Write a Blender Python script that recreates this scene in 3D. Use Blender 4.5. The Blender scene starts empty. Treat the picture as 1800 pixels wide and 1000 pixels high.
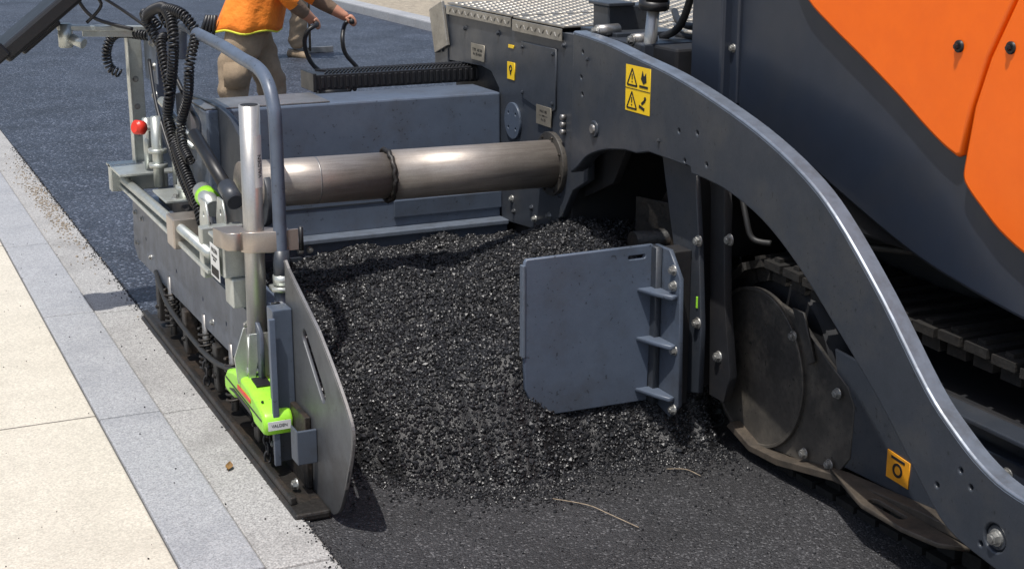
import bpy, bmesh, math, random
import numpy as np
from mathutils import Vector, Matrix
random.seed(4); rng=np.random.default_rng(7)
scene=bpy.context.scene
COL=bpy.context.collection

# ------------------------------------------------------------------ materials
def mat(name,c1,c2=None,rough=.5,metal=0.,scale=12.,bump=0.,bscale=60.,rvar=.12,coat=0.,spec=.5,
        dirt=None,dscale=5.,damt=.45,fine=0.,fscale=250.,stretch=None,bdist=.002,detail=6,lowdust=0.,dust=(.13,.115,.095),spots=0.,spotc=(.008,.008,.008)):
    m=bpy.data.materials.new(name); m.use_nodes=True
    nt=m.node_tree; N=nt.nodes; L=nt.links; b=N['Principled BSDF']
    if c2 is None: c2=tuple(v*.78 for v in c1)
    tc=N.new('ShaderNodeTexCoord'); src=tc.outputs['Object']
    if stretch:
        mp=N.new('ShaderNodeMapping'); mp.inputs['Scale'].default_value=stretch; L.new(src,mp.inputs['Vector']); src2=mp.outputs['Vector']
    else: src2=src
    n=N.new('ShaderNodeTexNoise'); n.inputs['Scale'].default_value=scale; n.inputs['Detail'].default_value=detail; n.inputs['Roughness'].default_value=.65
    L.new(src2,n.inputs['Vector'])
    r=N.new('ShaderNodeMapRange'); r.inputs['From Min'].default_value=.3; r.inputs['From Max'].default_value=.7; L.new(n.outputs['Fac'],r.inputs['Value'])
    mx=N.new('ShaderNodeMix'); mx.data_type='RGBA'; mx.inputs[6].default_value=(*c1,1); mx.inputs[7].default_value=(*c2,1); L.new(r.outputs['Result'],mx.inputs[0])
    col=mx.outputs[2]
    if fine:
        n3=N.new('ShaderNodeTexNoise'); n3.inputs['Scale'].default_value=fscale; n3.inputs['Detail'].default_value=3; L.new(src,n3.inputs['Vector'])
        r3=N.new('ShaderNodeMapRange'); r3.inputs['From Min'].default_value=.3; r3.inputs['From Max'].default_value=.7
        r3.inputs['To Min'].default_value=1-fine; r3.inputs['To Max'].default_value=1+fine; L.new(n3.outputs['Fac'],r3.inputs['Value'])
        vm=N.new('ShaderNodeVectorMath'); vm.operation='SCALE'; L.new(col,vm.inputs[0]); L.new(r3.outputs['Result'],vm.inputs['Scale']); col=vm.outputs[0]
    if dirt:
        n2=N.new('ShaderNodeTexNoise'); n2.inputs['Scale'].default_value=dscale; n2.inputs['Detail'].default_value=10; n2.inputs['Roughness'].default_value=.7; L.new(src,n2.inputs['Vector'])
        r2=N.new('ShaderNodeMapRange'); r2.inputs['From Min'].default_value=.48; r2.inputs['From Max'].default_value=.72; r2.inputs['To Max'].default_value=damt; L.new(n2.outputs['Fac'],r2.inputs['Value'])
        m2=N.new('ShaderNodeMix'); m2.data_type='RGBA'; m2.inputs[7].default_value=(*dirt,1); L.new(r2.outputs['Result'],m2.inputs[0]); L.new(col,m2.inputs[6]); col=m2.outputs[2]
        fac=n2.outputs['Fac']
        if lowdust:   # grime that thickens towards the ground
            sx=N.new('ShaderNodeSeparateXYZ'); L.new(src,sx.inputs[0])
            h=N.new('ShaderNodeMapRange'); h.inputs['From Min'].default_value=lowdust; h.inputs['From Max'].default_value=0.; L.new(sx.outputs['Z'],h.inputs['Value'])
            mu=N.new('ShaderNodeMath'); mu.operation='MULTIPLY'; L.new(h.outputs['Result'],mu.inputs[0]); L.new(fac,mu.inputs[1])
            m3=N.new('ShaderNodeMix'); m3.data_type='RGBA'; m3.inputs[7].default_value=(*dust,1); L.new(mu.outputs[0],m3.inputs[0]); L.new(col,m3.inputs[6]); col=m3.outputs[2]
        if spots:     # splashes of bitumen
            n5=N.new('ShaderNodeTexNoise'); n5.inputs['Scale'].default_value=75; n5.inputs['Detail'].default_value=4; L.new(src,n5.inputs['Vector'])
            su=N.new('ShaderNodeMath'); su.operation='MULTIPLY_ADD'; su.inputs[1].default_value=.28; L.new(fac,su.inputs[0]); L.new(n5.outputs['Fac'],su.inputs[2])
            r5=N.new('ShaderNodeMapRange'); r5.inputs['From Min'].default_value=.80; r5.inputs['From Max'].default_value=.84; r5.inputs['To Max'].default_value=spots; L.new(su.outputs[0],r5.inputs['Value'])
            m5=N.new('ShaderNodeMix'); m5.data_type='RGBA'; m5.inputs[7].default_value=(*spotc,1); L.new(r5.outputs['Result'],m5.inputs[0]); L.new(col,m5.inputs[6]); col=m5.outputs[2]
    L.new(col,b.inputs['Base Color'])
    rr=N.new('ShaderNodeMapRange'); rr.inputs['To Min'].default_value=max(.03,rough-rvar); rr.inputs['To Max'].default_value=min(1,rough+rvar); L.new(n.outputs['Fac'],rr.inputs['Value']); L.new(rr.outputs['Result'],b.inputs['Roughness'])
    b.inputs['Metallic'].default_value=metal; b.inputs['Specular IOR Level'].default_value=spec; b.inputs['Coat Weight'].default_value=coat; b.inputs['Coat Roughness'].default_value=.15
    if bump:
        nb=N.new('ShaderNodeTexNoise'); nb.inputs['Scale'].default_value=bscale; nb.inputs['Detail'].default_value=5; L.new(src2,nb.inputs['Vector'])
        bp=N.new('ShaderNodeBump'); bp.inputs['Strength'].default_value=bump; bp.inputs['Distance'].default_value=bdist; L.new(nb.outputs['Fac'],bp.inputs['Height']); L.new(bp.outputs['Normal'],b.inputs['Normal'])
    return m

def asphalt(name,c1,c2,glint,vs=110,bump=.9,patch=None,rough=.6):
    m=bpy.data.materials.new(name); m.use_nodes=True
    nt=m.node_tree;N=nt.nodes;L=nt.links;b=N['Principled BSDF']
    tc=N.new('ShaderNodeTexCoord')
    v=N.new('ShaderNodeTexVoronoi'); v.inputs['Scale'].default_value=vs; L.new(tc.outputs['Object'],v.inputs['Vector'])
    w=N.new('ShaderNodeSeparateColor'); L.new(v.outputs['Color'],w.inputs[0])
    cr=N.new('ShaderNodeValToRGB'); e=cr.color_ramp.elements; e[0].color=(*c1,1); e[1].color=(*glint,1); e[1].position=1.; q=cr.color_ramp.elements.new(.85); q.color=(*c2,1)
    L.new(w.outputs[0],cr.inputs[0])
    n=N.new('ShaderNodeTexNoise'); n.inputs['Scale'].default_value=1.7; n.inputs['Detail'].default_value=9; n.inputs['Roughness'].default_value=.65; L.new(tc.outputs['Object'],n.inputs['Vector'])
    r=N.new('ShaderNodeMapRange'); r.inputs['From Min'].default_value=.3; r.inputs['From Max'].default_value=.7; r.inputs['To Min'].default_value=.6; r.inputs['To Max'].default_value=1.45; L.new(n.outputs['Fac'],r.inputs['Value'])
    s=N.new('ShaderNodeVectorMath'); s.operation='SCALE'; L.new(cr.outputs[0],s.inputs[0]); L.new(r.outputs['Result'],s.inputs['Scale']); col=s.outputs[0]
    if patch:
        n2=N.new('ShaderNodeTexNoise'); n2.inputs['Scale'].default_value=1.1; n2.inputs['Detail'].default_value=7; n2.inputs['Distortion'].default_value=.8
        mp=N.new('ShaderNodeMapping'); mp.inputs['Scale'].default_value=(1.2,.5,1); L.new(tc.outputs['Object'],mp.inputs[0]); L.new(mp.outputs[0],n2.inputs['Vector'])
        r2=N.new('ShaderNodeMapRange'); r2.inputs['From Min'].default_value=.55; r2.inputs['From Max'].default_value=.72; r2.inputs['To Max'].default_value=.5; L.new(n2.outputs['Fac'],r2.inputs['Value'])
        mx=N.new('ShaderNodeMix'); mx.data_type='RGBA'; mx.inputs[7].default_value=(*patch,1); L.new(r2.outputs['Result'],mx.inputs[0]); L.new(col,mx.inputs[6]); col=mx.outputs[2]
    L.new(col,b.inputs['Base Color']); b.inputs['Roughness'].default_value=rough
    n3=N.new('ShaderNodeTexNoise'); n3.inputs['Scale'].default_value=vs*1.2; n3.inputs['Detail'].default_value=3; L.new(tc.outputs['Object'],n3.inputs['Vector'])
    ad=N.new('ShaderNodeMath'); ad.operation='SUBTRACT'; L.new(n3.outputs['Fac'],ad.inputs[0]); L.new(v.outputs['Distance'],ad.inputs[1])
    bp=N.new('ShaderNodeBump'); bp.inputs['Strength'].default_value=bump; bp.inputs['Distance'].default_value=.006; L.new(ad.outputs[0],bp.inputs['Height']); L.new(bp.outputs['Normal'],b.inputs['Normal'])
    return m

M={}
M['grey']=mat('paint_blue_grey',(.076,.096,.132),(.062,.080,.112),rough=.40,bump=.15,bscale=90,dirt=(.05,.048,.045),dscale=6,damt=.5,fine=.08,lowdust=.5,dust=(.05,.045,.04),spots=.6)
M['greyl']=mat('paint_blue_grey_light',(.104,.130,.176),(.086,.109,.152),rough=.40,dirt=(.065,.065,.068),dscale=7,damt=.5,fine=.06,lowdust=.3,dust=(.03,.028,.026),spots=.55)
M['edge']=mat('paint_edge_highlight',(.17,.20,.25),(.125,.15,.19),rough=.34,metal=.2,scale=25,dirt=(.07,.07,.07),dscale=12,damt=.6)  # paler than the paint: sky highlight put into the edge colour
M['dark']=mat('paint_dark_grey',(.038,.044,.056),(.028,.034,.044),rough=.40,bump=.12,bscale=80,dirt=(.085,.08,.07),dscale=4,damt=.4,fine=.12,spots=.6)
M['navy']=mat('paint_navy',(.022,.029,.045),(.018,.024,.038),rough=.36,dirt=(.05,.048,.045),dscale=2.5,damt=.3,fine=.06,coat=.12)
M['orange']=mat('paint_orange',(.93,.150,.003),(.88,.135,.003),rough=.34,rvar=.06,coat=.15,spec=.35,dirt=(.75,.13,.008),dscale=2,damt=.3)
M['steel']=mat('burnished_steel',(.42,.375,.335),(.27,.24,.215),rough=.46,metal=.6,scale=5,stretch=(1,18,18),bump=.08,bscale=30,fine=.08,dirt=(.14,.115,.095),dscale=3,damt=.5)
M['steelw']=mat('worn_steel',(.36,.35,.34),(.22,.21,.20),rough=.40,metal=.7,scale=9,fine=.15,dirt=(.10,.085,.07),dscale=8,damt=.5)
M['nose']=mat('scuffed_plate',(.120,.128,.138),(.075,.08,.088),rough=.44,metal=.35,scale=7,fine=.12,bump=.1,bscale=60,dirt=(.035,.032,.030),dscale=6,damt=.6,lowdust=.4,dust=(.05,.042,.035),spots=.6)
M['stain']=mat('stainless_steel',(.50,.44,.38),(.40,.35,.31),rough=.35,metal=.8,scale=14,fine=.06)
M['galv']=mat('zinc_plated_steel',(.58,.61,.58),(.44,.46,.43),rough=.36,metal=.65,scale=16,fine=.08,dirt=(.30,.28,.21),dscale=9,damt=.4)
M['alu']=mat('aluminium',(.55,.54,.52),(.41,.40,.38),rough=.38,metal=.7,scale=4,stretch=(12,12,1),fine=.06,dirt=(.3,.29,.27),dscale=14,damt=.3)
M['black']=mat('black_plastic',(.014,.014,.016),(.010,.010,.011),rough=.42,fine=.2)
M['rubber']=mat('black_rubber',(.02,.02,.021),(.013,.013,.013),rough=.55,fine=.2)
M['soot']=mat('bitumen_coated_steel',(.020,.017,.015),(.011,.010,.009),rough=.5,bump=.6,bscale=45,bdist=.006,dirt=(.075,.050,.032),dscale=7,damt=.6,fine=.3,fscale=90)
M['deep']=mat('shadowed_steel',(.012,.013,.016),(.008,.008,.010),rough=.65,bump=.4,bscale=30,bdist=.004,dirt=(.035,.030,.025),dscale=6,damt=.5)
M['cover']=mat('dusty_wheel_cover',(.042,.039,.036),(.018,.017,.016),rough=.55,scale=6,bump=.4,bscale=25,bdist=.003,dirt=(.13,.114,.092),dscale=7,damt=.7,fine=.25,fscale=60,lowdust=.4,spots=.8)
M['track']=mat('dirty_shaded_track',(.015,.0135,.012),(.008,.0075,.007),rough=.8,bump=.7,bscale=50,bdist=.006,dirt=(.045,.036,.028),dscale=9,damt=.5,fine=.3,fscale=120)  # dirt, plus a base darkened to carry the shade under the body
M['lime']=mat('lime_plastic',(.36,.78,.05),(.31,.70,.04),rough=.35,rvar=.05,dirt=(.22,.40,.06),dscale=20,damt=.4,spots=.5)
M['yellow']=mat('sticker_yellow',(.88,.58,.01),(.82,.52,.01),rough=.4,rvar=.05,dirt=(.6,.42,.05),damt=.2)
M['amber']=mat('sticker_amber',(.75,.32,.015),(.65,.26,.01),rough=.45,dirt=(.2,.12,.04),damt=.5,dscale=20)
M['ink']=mat('ink_black',(.012,.012,.012),rough=.5)
M['white']=mat('label_white',(.72,.72,.70),(.62,.62,.60),rough=.5)
M['red']=mat('red_plastic',(.75,.04,.02),rough=.35)
M['plate']=mat('rating_plate',(.30,.27,.22),(.22,.20,.16),rough=.45,metal=.4,dirt=(.12,.1,.07))
M['zincbolt']=mat('zinc_bolt',(.44,.44,.42),(.27,.27,.26),rough=.4,metal=.7,scale=60,dirt=(.09,.07,.05),dscale=30,damt=.6)
M['pile']=mat('hot_asphalt_mix',(.010,.010,.011),(.006,.006,.007),rough=.45,rvar=.14,scale=60,bump=.7,bscale=260,bdist=.003)
M['stone']=mat('bitumen_coated_stone',(.0140,.0145,.0165),(.007,.007,.008),rough=.42,rvar=.14,scale=90,spec=.55,detail=2,dirt=(.046,.048,.056),dscale=60,damt=.42)
M['sandstone']=mat('sandy_crumbs',(.36,.30,.225),(.20,.165,.13),rough=.9,scale=60)
M['mat']=asphalt('fresh_asphalt',(.014,.018,.028),(.040,.049,.068),(.16,.18,.23),vs=85,bump=1.,patch=(.070,.082,.108),rough=.48)
M['base']=asphalt('asphalt_base',(.018,.018,.020),(.036,.036,.039),(.12,.12,.125),vs=160,bump=.9,patch=(.03,.03,.033),rough=.6)
M['granA']=mat('granite_kerb',(.40,.405,.415),(.25,.258,.272),rough=.75,scale=95,bump=.5,bscale=200,fine=.45,fscale=190,dirt=(.185,.195,.215),dscale=2.2,damt=.55)
M['granB']=mat('concrete_gutter',(.40,.395,.38),(.27,.265,.26),rough=.8,scale=60,bump=.5,bscale=180,fine=.45,fscale=170,dirt=(.17,.165,.16),dscale=2.6,damt=.6)
M['walk']=mat('sandy_pavement',(.585,.54,.455),(.50,.465,.39),rough=.85,scale=3,bump=.5,bscale=120,fine=.22,fscale=150,dirt=(.40,.37,.31),dscale=1.4,damt=.45,spots=.5,spotc=(.22,.19,.15))
M['verge']=mat('gravelly_ground',(.42,.36,.27),(.22,.19,.15),rough=.9,scale=9,bump=.8,bscale=40,fine=.35,fscale=90,bdist=.02)
M['joint']=mat('joint_mortar',(.20,.18,.155),(.12,.11,.10),rough=.9,fine=.3)
M['tread']=mat('tread_plate',(.42,.39,.335),(.28,.26,.225),rough=.42,metal=.65,scale=12,dirt=(.14,.115,.085),dscale=7,damt=.6,fine=.15)
M['khaki']=mat('khaki_cloth',(.34,.255,.17),(.24,.18,.12),rough=.95,scale=7,bump=.5,bscale=13,bdist=.02,fine=.1,dirt=(.15,.115,.08),dscale=4,damt=.4)
M['hivis']=mat('hi_vis_orange',(.95,.27,.02),(.85,.20,.015),rough=.75,scale=6,bump=.6,bscale=14,bdist=.03)
M['hivisy']=mat('hi_vis_yellow',(.78,.80,.06),rough=.7)
M['refl']=mat('reflective_tape',(.6,.6,.6),rough=.35)
M['skin']=mat('skin',(.50,.24,.15),(.42,.19,.12),rough=.5)
M['cuff']=mat('brown_sleeve',(.20,.13,.09),(.13,.09,.06),rough=.9,scale=9,bump=.5,bscale=20,bdist=.02)
M['boot']=mat('boot_leather',(.30,.22,.14),(.15,.11,.07),rough=.7)
M['hair']=mat('dark_hair',(.03,.02,.015),rough=.7)
M['leaf']=mat('dry_leaf',(.30,.17,.05),(.14,.08,.03),rough=.7,scale=60)
M['twig']=mat('twig',(.42,.34,.24),(.22,.17,.12),rough=.9,scale=60)
M['clay']=mat('rusty_guard_plate',(.075,.060,.045),(.036,.030,.024),rough=.6,bump=.4,bscale=50,dirt=(.15,.12,.09),dscale=9,damt=.5,fine=.25)

# ------------------------------------------------------------------ helpers
def empty(name):
    o=bpy.data.objects.new(name,None); COL.objects.link(o); o.empty_display_size=.2; return o
def addmesh(name,me,m,par):
    o=bpy.data.objects.new(name,me); COL.objects.link(o)
    if m: 
        me.materials.clear(); me.materials.append(m)
    if par: o.parent=par
    return o
def finish(bm,name,m,par,smooth=False):
    bmesh.ops.recalc_face_normals(bm,faces=bm.faces)
    me=bpy.data.meshes.new(name); 
    if smooth:
        for f in bm.faces: f.smooth=True
    bm.to_mesh(me); bm.free(); return addmesh(name,me,m,par)
def box(name,x0,x1,y0,y1,z0,z1,m,par=None,bev=.003,rot=None,seg=2):
    bm=bmesh.new(); bmesh.ops.create_cube(bm,size=1)
    c=Vector(((x0+x1)/2,(y0+y1)/2,(z0+z1)/2)); s=(abs(x1-x0),abs(y1-y0),abs(z1-z0))
    bmesh.ops.scale(bm,vec=s,verts=bm.verts)
    if bev>0: bmesh.ops.bevel(bm,geom=bm.edges[:],offset=min(bev,min(s)*.45),segments=seg,affect='EDGES',profile=.5)
    if rot is not None: bmesh.ops.rotate(bm,cent=(0,0,0),matrix=rot,verts=bm.verts)
    bmesh.ops.translate(bm,vec=c,verts=bm.verts)
    return finish(bm,name,m,par)
def rotm(ax,deg): return Matrix.Rotation(math.radians(deg),3,ax)
def cyl(name,p0,p1,r,m,par=None,r2=None,seg=32,bev=0.):
    p0=Vector(p0);p1=Vector(p1);d=p1-p0
    bm=bmesh.new(); bmesh.ops.create_cone(bm,cap_ends=True,segments=seg,radius1=r,radius2=r if r2 is None else r2,depth=d.length)
    if bev: 
        ed=[e for e in bm.edges if len(e.link_faces)==2 and any(len(f.verts)>4 for f in e.link_faces)]
        bmesh.ops.bevel(bm,geom=ed,offset=bev,segments=2,affect='EDGES')
    q=d.to_track_quat('Z','Y').to_matrix()
    bmesh.ops.rotate(bm,cent=(0,0,0),matrix=q,verts=bm.verts); bmesh.ops.translate(bm,vec=(p0+p1)/2,verts=bm.verts)
    for f in bm.faces: f.smooth=len(f.verts)==4
    return finish(bm,name,m,par)
def plate(name,pts,axis,d0,d1,m,par=None,holes=(),bev=.002):
    cu=bpy.data.curves.new(name,'CURVE'); cu.dimensions='2D'; cu.fill_mode='BOTH'
    for lp in [pts]+list(holes):
        s=cu.splines.new('POLY'); s.points.add(len(lp)-1)
        for i,p in enumerate(lp): s.points[i].co=(p[0],p[1],0,1)
        s.use_cyclic_u=True
    h=abs(d1-d0)/2; b=min(bev,h*.6); cu.extrude=h-b; cu.bevel_depth=b; cu.bevel_resolution=1; cu.offset=-b
    o=bpy.data.objects.new('t',cu); COL.objects.link(o); bpy.context.view_layer.update()
    dg=bpy.context.evaluated_depsgraph_get(); me=bpy.data.meshes.new_from_object(o.evaluated_get(dg)); bpy.data.objects.remove(o)
    n=len(me.vertices); co=np.empty(n*3); me.vertices.foreach_get('co',co); co=co.reshape(-1,3); mid=(d0+d1)/2
    a,bb,d=co[:,0].copy(),co[:,1].copy(),co[:,2]+mid
    if axis=='X': out=np.stack([d,a,bb],1)
    elif axis=='Y': out=np.stack([a,d,bb],1)
    else: out=np.stack([a,bb,d],1)
    me.vertices.foreach_set('co',out.ravel())
    bm=bmesh.new(); bm.from_mesh(me); bmesh.ops.remove_doubles(bm,verts=bm.verts,dist=1e-5)
    bpy.data.meshes.remove(me); return finish(bm,name,m,par)
def circ(cx,cy,r,n=24,ry=None): return [(cx+r*math.cos(2*math.pi*i/n),cy+(ry or r)*math.sin(2*math.pi*i/n)) for i in range(n)]
def slot(p,q,r,n=8):
    p=Vector(p);q=Vector(q);a=math.atan2(q.y-p.y,q.x-p.x); o=[]
    for i in range(n+1): t=a+math.pi/2+math.pi*i/n; o.append((p.x+r*math.cos(t),p.y+r*math.sin(t)))
    for i in range(n+1): t=a-math.pi/2+math.pi*i/n; o.append((q.x+r*math.cos(t),q.y+r*math.sin(t)))
    return o
def cr(pts,n=6,closed=False):
    P=[np.array(p,float) for p in pts]; o=[]; N=len(P); rg=N if closed else N-1
    for i in range(rg):
        if closed: a,b,c,d=P[i-1],P[i],P[(i+1)%N],P[(i+2)%N]
        else: a,b,c,d=P[max(i-1,0)],P[i],P[i+1],P[min(i+2,N-1)]
        for k in range(n):
            t=k/n; o.append(.5*((2*b)+(-a+c)*t+(2*a-5*b+4*c-d)*t*t+(-a+3*b-3*c+d)*t**3))
    if not closed: o.append(P[-1])
    return [tuple(v) for v in o]
def npmesh(name,V,F,m,par,smooth=True):
    me=bpy.data.meshes.new(name); me.from_pydata([tuple(v) for v in V],[],F)
    if smooth: me.polygons.foreach_set('use_smooth',[True]*len(me.polygons))
    me.update(); return addmesh(name,me,m,par)
def sweep(P,r,seg=10):
    P=np.array(P,float); n=len(P); T=np.gradient(P,axis=0); T/=np.linalg.norm(T,axis=1)[:,None]+1e-12
    up=np.array([0,0,1.]) if abs(T[0][2])<.9 else np.array([1.,0,0]); u=np.cross(T[0],up); u/=np.linalg.norm(u)
    V=[]; R=r if hasattr(r,'__len__') else [r]*n
    for i in range(n):
        u=u-T[i]*np.dot(u,T[i]); u/=np.linalg.norm(u)+1e-12; v=np.cross(T[i],u)
        for k in range(seg):
            a=2*math.pi*k/seg; V.append(P[i]+R[i]*(math.cos(a)*u+math.sin(a)*v))
    F=[]
    for i in range(n-1):
        for k in range(seg):
            k2=(k+1)%seg; F.append((i*seg+k,i*seg+k2,(i+1)*seg+k2,(i+1)*seg+k))
    F.append(tuple(range(seg))[::-1]); F.append(tuple((n-1)*seg+k for k in range(seg)))
    return V,F
def tube(name,P,r,m,par=None,seg=12,smoothn=0):
    if smoothn: P=cr(P,smoothn)
    V,F=sweep(P,r,seg); return npmesh(name,V,F,m,par)
def coil(name,P,rad,m,par,pitch=.013,wr=.0048):
    P=np.array(cr(P,14)); d=np.r_[0,np.cumsum(np.linalg.norm(np.diff(P,axis=0),axis=1))]
    n=int(d[-1]/pitch*10); s=np.linspace(0,d[-1],n); Q=np.stack([np.interp(s,d,P[:,i]) for i in range(3)],1)
    T=np.gradient(Q,axis=0); T/=np.linalg.norm(T,axis=1)[:,None]
    u=np.cross(T[0],[.3,.9,.2]); out=[]
    for i in range(n):
        u=u-T[i]*np.dot(u,T[i]); u/=np.linalg.norm(u); v=np.cross(T[i],u); a=2*math.pi*i/10
        out.append(Q[i]+rad*(math.cos(a)*u+math.sin(a)*v))
    V,F=sweep(out,wr,6); return npmesh(name,V,F,m,par)
AX={'-x':Vector((-1,0,0)),'-y':Vector((0,-1,0)),'z':Vector((0,0,1))}
def bolt(pos,ax='-x',r=.012,par=None,m=None,washer=True):
    p=Vector(pos);a=AX[ax]; bm=bmesh.new(); q=a.to_track_quat('Z','Y').to_matrix()
    def cone(seg,r1,dep,off):
        g=bmesh.ops.create_cone(bm,cap_ends=True,segments=seg,radius1=r1,radius2=r1*.93,depth=dep)['verts']
        bmesh.ops.rotate(bm,cent=(0,0,0),matrix=Matrix.Rotation(random.random(),3,'Z'),verts=g)
        bmesh.ops.rotate(bm,cent=(0,0,0),matrix=q,verts=g); bmesh.ops.translate(bm,vec=p+a*off,verts=g)
    if washer: cone(20,r*1.35,r*.3,r*.12)
    cone(6,r,r*.85,r*.65); cone(12,r*.55,r*.3,r*1.15)
    return finish(bm,'bolt',m or M['zincbolt'],par)
def text(name,body,size,m,par,ax,loc,align='CENTER',tilt=0):
    cu=bpy.data.curves.new(name,'FONT'); cu.body=body; cu.size=size; cu.align_x=align; cu.align_y='CENTER'; cu.extrude=.0003
    o=bpy.data.objects.new('t',cu); COL.objects.link(o); bpy.context.view_layer.update()
    me=bpy.data.meshes.new_from_object(o.evaluated_get(bpy.context.evaluated_depsgraph_get())); bpy.data.objects.remove(o)
    if ax=='-x': R=Matrix(((0,0,-1),(-1,0,0),(0,1,0)))
    elif ax=='-y': R=Matrix(((1,0,0),(0,0,-1),(0,1,0)))
    else: R=Matrix.Identity(3)
    R=R@Matrix.Rotation(math.radians(tilt),3,'Z')
    me.transform(Matrix.Translation(loc)@R.to_4x4()); return addmesh(name,me,m,par)

# ------------------------------------------------------------------ setting
def sheet(name,x0,x1,y0,y1,z,m):
    me=bpy.data.meshes.new(name); me.from_pydata([(x0,y0,z),(x1,y0,z),(x1,y1,z),(x0,y1,z)],[],[(0,1,2,3)]); return addmesh(name,me,m,None)
sheet('ground',-400,400,-300,600,-.03,M['verge'])
sheet('road',1.165,6.96,-60,300,0,M['base'])
box('fresh_asphalt_mat',1.17,6.9,5.95,300,-.02,.018,M['mat'],None,bev=.006)
box('pavement',-4,.742,-60,300,-.1,.03,M['walk'],None,bev=.006)
kerb=empty('kerb'); J=1.39; y=5.12-J*12
while y<60:
    box('kerb_stone',.748,.968,y+.004,y+J-.004,-.1,.028,M['granA'],kerb,bev=.008)
    box('gutter_stone',.973,1.168,y+.004,y+J-.004,-.1,.016,M['granB'],kerb,bev=.006)
    y+=J
box('kerb_bed',.742,1.172,-60,60,-.1,.006,M['joint'],kerb,bev=0)
y=5.15-J*2*4
pj=empty('pavement_joint')
while y<60:
    box('groove',-4,.742,y-.003,y+.003,.02,.0312,M['joint'],pj,bev=0); y+=J*2
fk=empty('far_kerb')
y=-20
while y<90:
    box('kerb_stone',6.96,7.2,y+.004,y+.996,-.1,.12,M['granA'],fk,bev=.02); y+=1
box('verge',7.2,60,-60,300,-.1,.10,M['verge'],None,bev=0)

# ------------------------------------------------------------------ paver
PV=empty('asphalt_paver')
# towing arm
topc=[(4.775,1.355),(4.53,1.34),(4.314,1.312),(4.10,1.285),(3.887,1.245),(3.602,1.175),(3.37,1.092),(3.205,1.0),(2.993,.828),(2.792,.638),(2.68,.56),(2.568,.503),(2.449,.475),(2.2,.465),(2.0,.46)]
top=cr(topc,4)
nose=[(1.9,.44),(1.85,.36),(1.9,.28),(2.0,.25)]
bot=cr([(2.2,.26),(2.42,.262),(2.52,.27),(2.67,.30),(2.79,.39),(2.96,.54),(3.18,.70),(3.37,.83),(3.55,.92),(3.74,.97),(3.90,.985)],4)
bot2=[(3.95,.985),(3.955,1.005),(4.22,1.01),(4.30,.992)]+cr([(4.38,.99),(4.50,.972),(4.60,.945),(4.67,.915),(4.73,.87),(4.785,.84)],3)
hl=[circ(y,z,.007,10) for y,z in [(4.03,1.11),(3.92,1.12),(3.99,1.02),(3.86,1.03),(2.64,.47),(2.60,.44),(2.72,.40),(2.55,.31),(4.70,1.29),(4.71,1.20),(4.70,1.14)]]+[circ(2.505,.345,.036,28)]
plate('towing_arm',top+nose+bot+bot2,'X',2.455,2.512,M['dark'],PV,holes=hl,bev=.005)
tp=top; V=[];F=[]
for i,(a,b) in enumerate(tp):
    q0=tp[max(i-1,0)];q1=tp[min(i+1,len(tp)-1)]; ty,tz_=q1[0]-q0[0],q1[1]-q0[1]; l_=math.hypot(ty,tz_); ny,nz=tz_/l_,-ty/l_
    if nz<0: ny,nz=-ny,-nz
    for x,o in ((2.4545,-.006),(2.458,.001),(2.463,.0035),(2.508,.003),(2.508,-.002)): V.append((x,a+ny*o,b+nz*o))
for i in range(len(tp)-1):
    for k in range(4): F.append((i*5+k,i*5+k+1,i*5+k+6,i*5+k+5))
npmesh('arm_top_highlight',V,F,M['edge'],PV,False)  # added strip; its pale colour paints the highlight along the arm's top
cyl('tow_point_pin',(2.462,2.505,.345),(2.52,2.505,.345),.034,M['dark'],PV,bev=.004); bolt((2.462,2.505,.345),'-x',.017,PV)
cyl('arm_eye',(2.447,4.60,1.03),(2.46,4.60,1.03),.030,M['dark'],PV,bev=.003); cyl('arm_eye_pin',(2.440,4.60,1.03),(2.455,4.60,1.03),.017,M['steelw'],PV,bev=.003)
for y,z in [(4.66,1.27),(4.15,1.06)]: bolt((2.455,y,z),'-x',.007,PV,M['dark'],False)
def sticker(y0,y1,z0,z1,x,m,par,rows=2):
    plate('warning_label',[(y0,z0),(y1,z0),(y1,z1),(y0,z1)],'X',x-.0015,x,m,par,bev=.0002)
    W=abs(y1-y0);H=z1-z0; hi=max(y0,y1)
    def ln(a,b,w=.0022):
        a=Vector(a);b=Vector(b);d=(b-a).normalized();nn=Vector((-d.y,d.x))*w
        plate('pictogram',[tuple(a+nn),tuple(b+nn),tuple(b-nn),tuple(a-nn)],'X',x-.0028,x-.0008,M['ink'],par,bev=.0002)
    for r in range(rows):
        zc=z1-H*(r+.5)/rows; h=H/rows*.36; yc=hi-W*.27; w=W*.2
        T=[(yc,zc+h),(yc-w,zc-h),(yc+w,zc-h)]
        for i in range(3): ln(T[i],T[(i+1)%3],.003)
        ln((yc,zc+h*.35),(yc,zc-h*.3),.003); ln((yc,zc-h*.5),(yc,zc-h*.65),.003)
        yc2=hi-W*.73
        if r==0:
            ln((yc2+w*.8,zc-h*.9),(yc2-w*.9,zc-h*.9),.004)
            plate('pictogram',[(yc2+w*.5,zc),(yc2+w*.2,zc+h),(yc2-w*.1,zc+h*.3),(yc2-w*.5,zc+h*.8),(yc2-w*.6,zc-h*.3),(yc2,zc-h*.6)],'X',x-.0028,x-.0008,M['ink'],par,bev=.0002)
        else:
            plate('pictogram',circ(yc2-w*.4,zc+h*.5,w*.22,10),'X',x-.0028,x-.0008,M['ink'],par,bev=.0002)
            ln((yc2-w*.4,zc+h*.3),(yc2+w*.3,zc-h*.2),.005); ln((yc2+w*.8,zc-h*.5),(yc2-w*.3,zc-h*.8),.005)
    ln((hi,(z0+z1)/2),(hi-W,(z0+z1)/2),.001)
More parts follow.
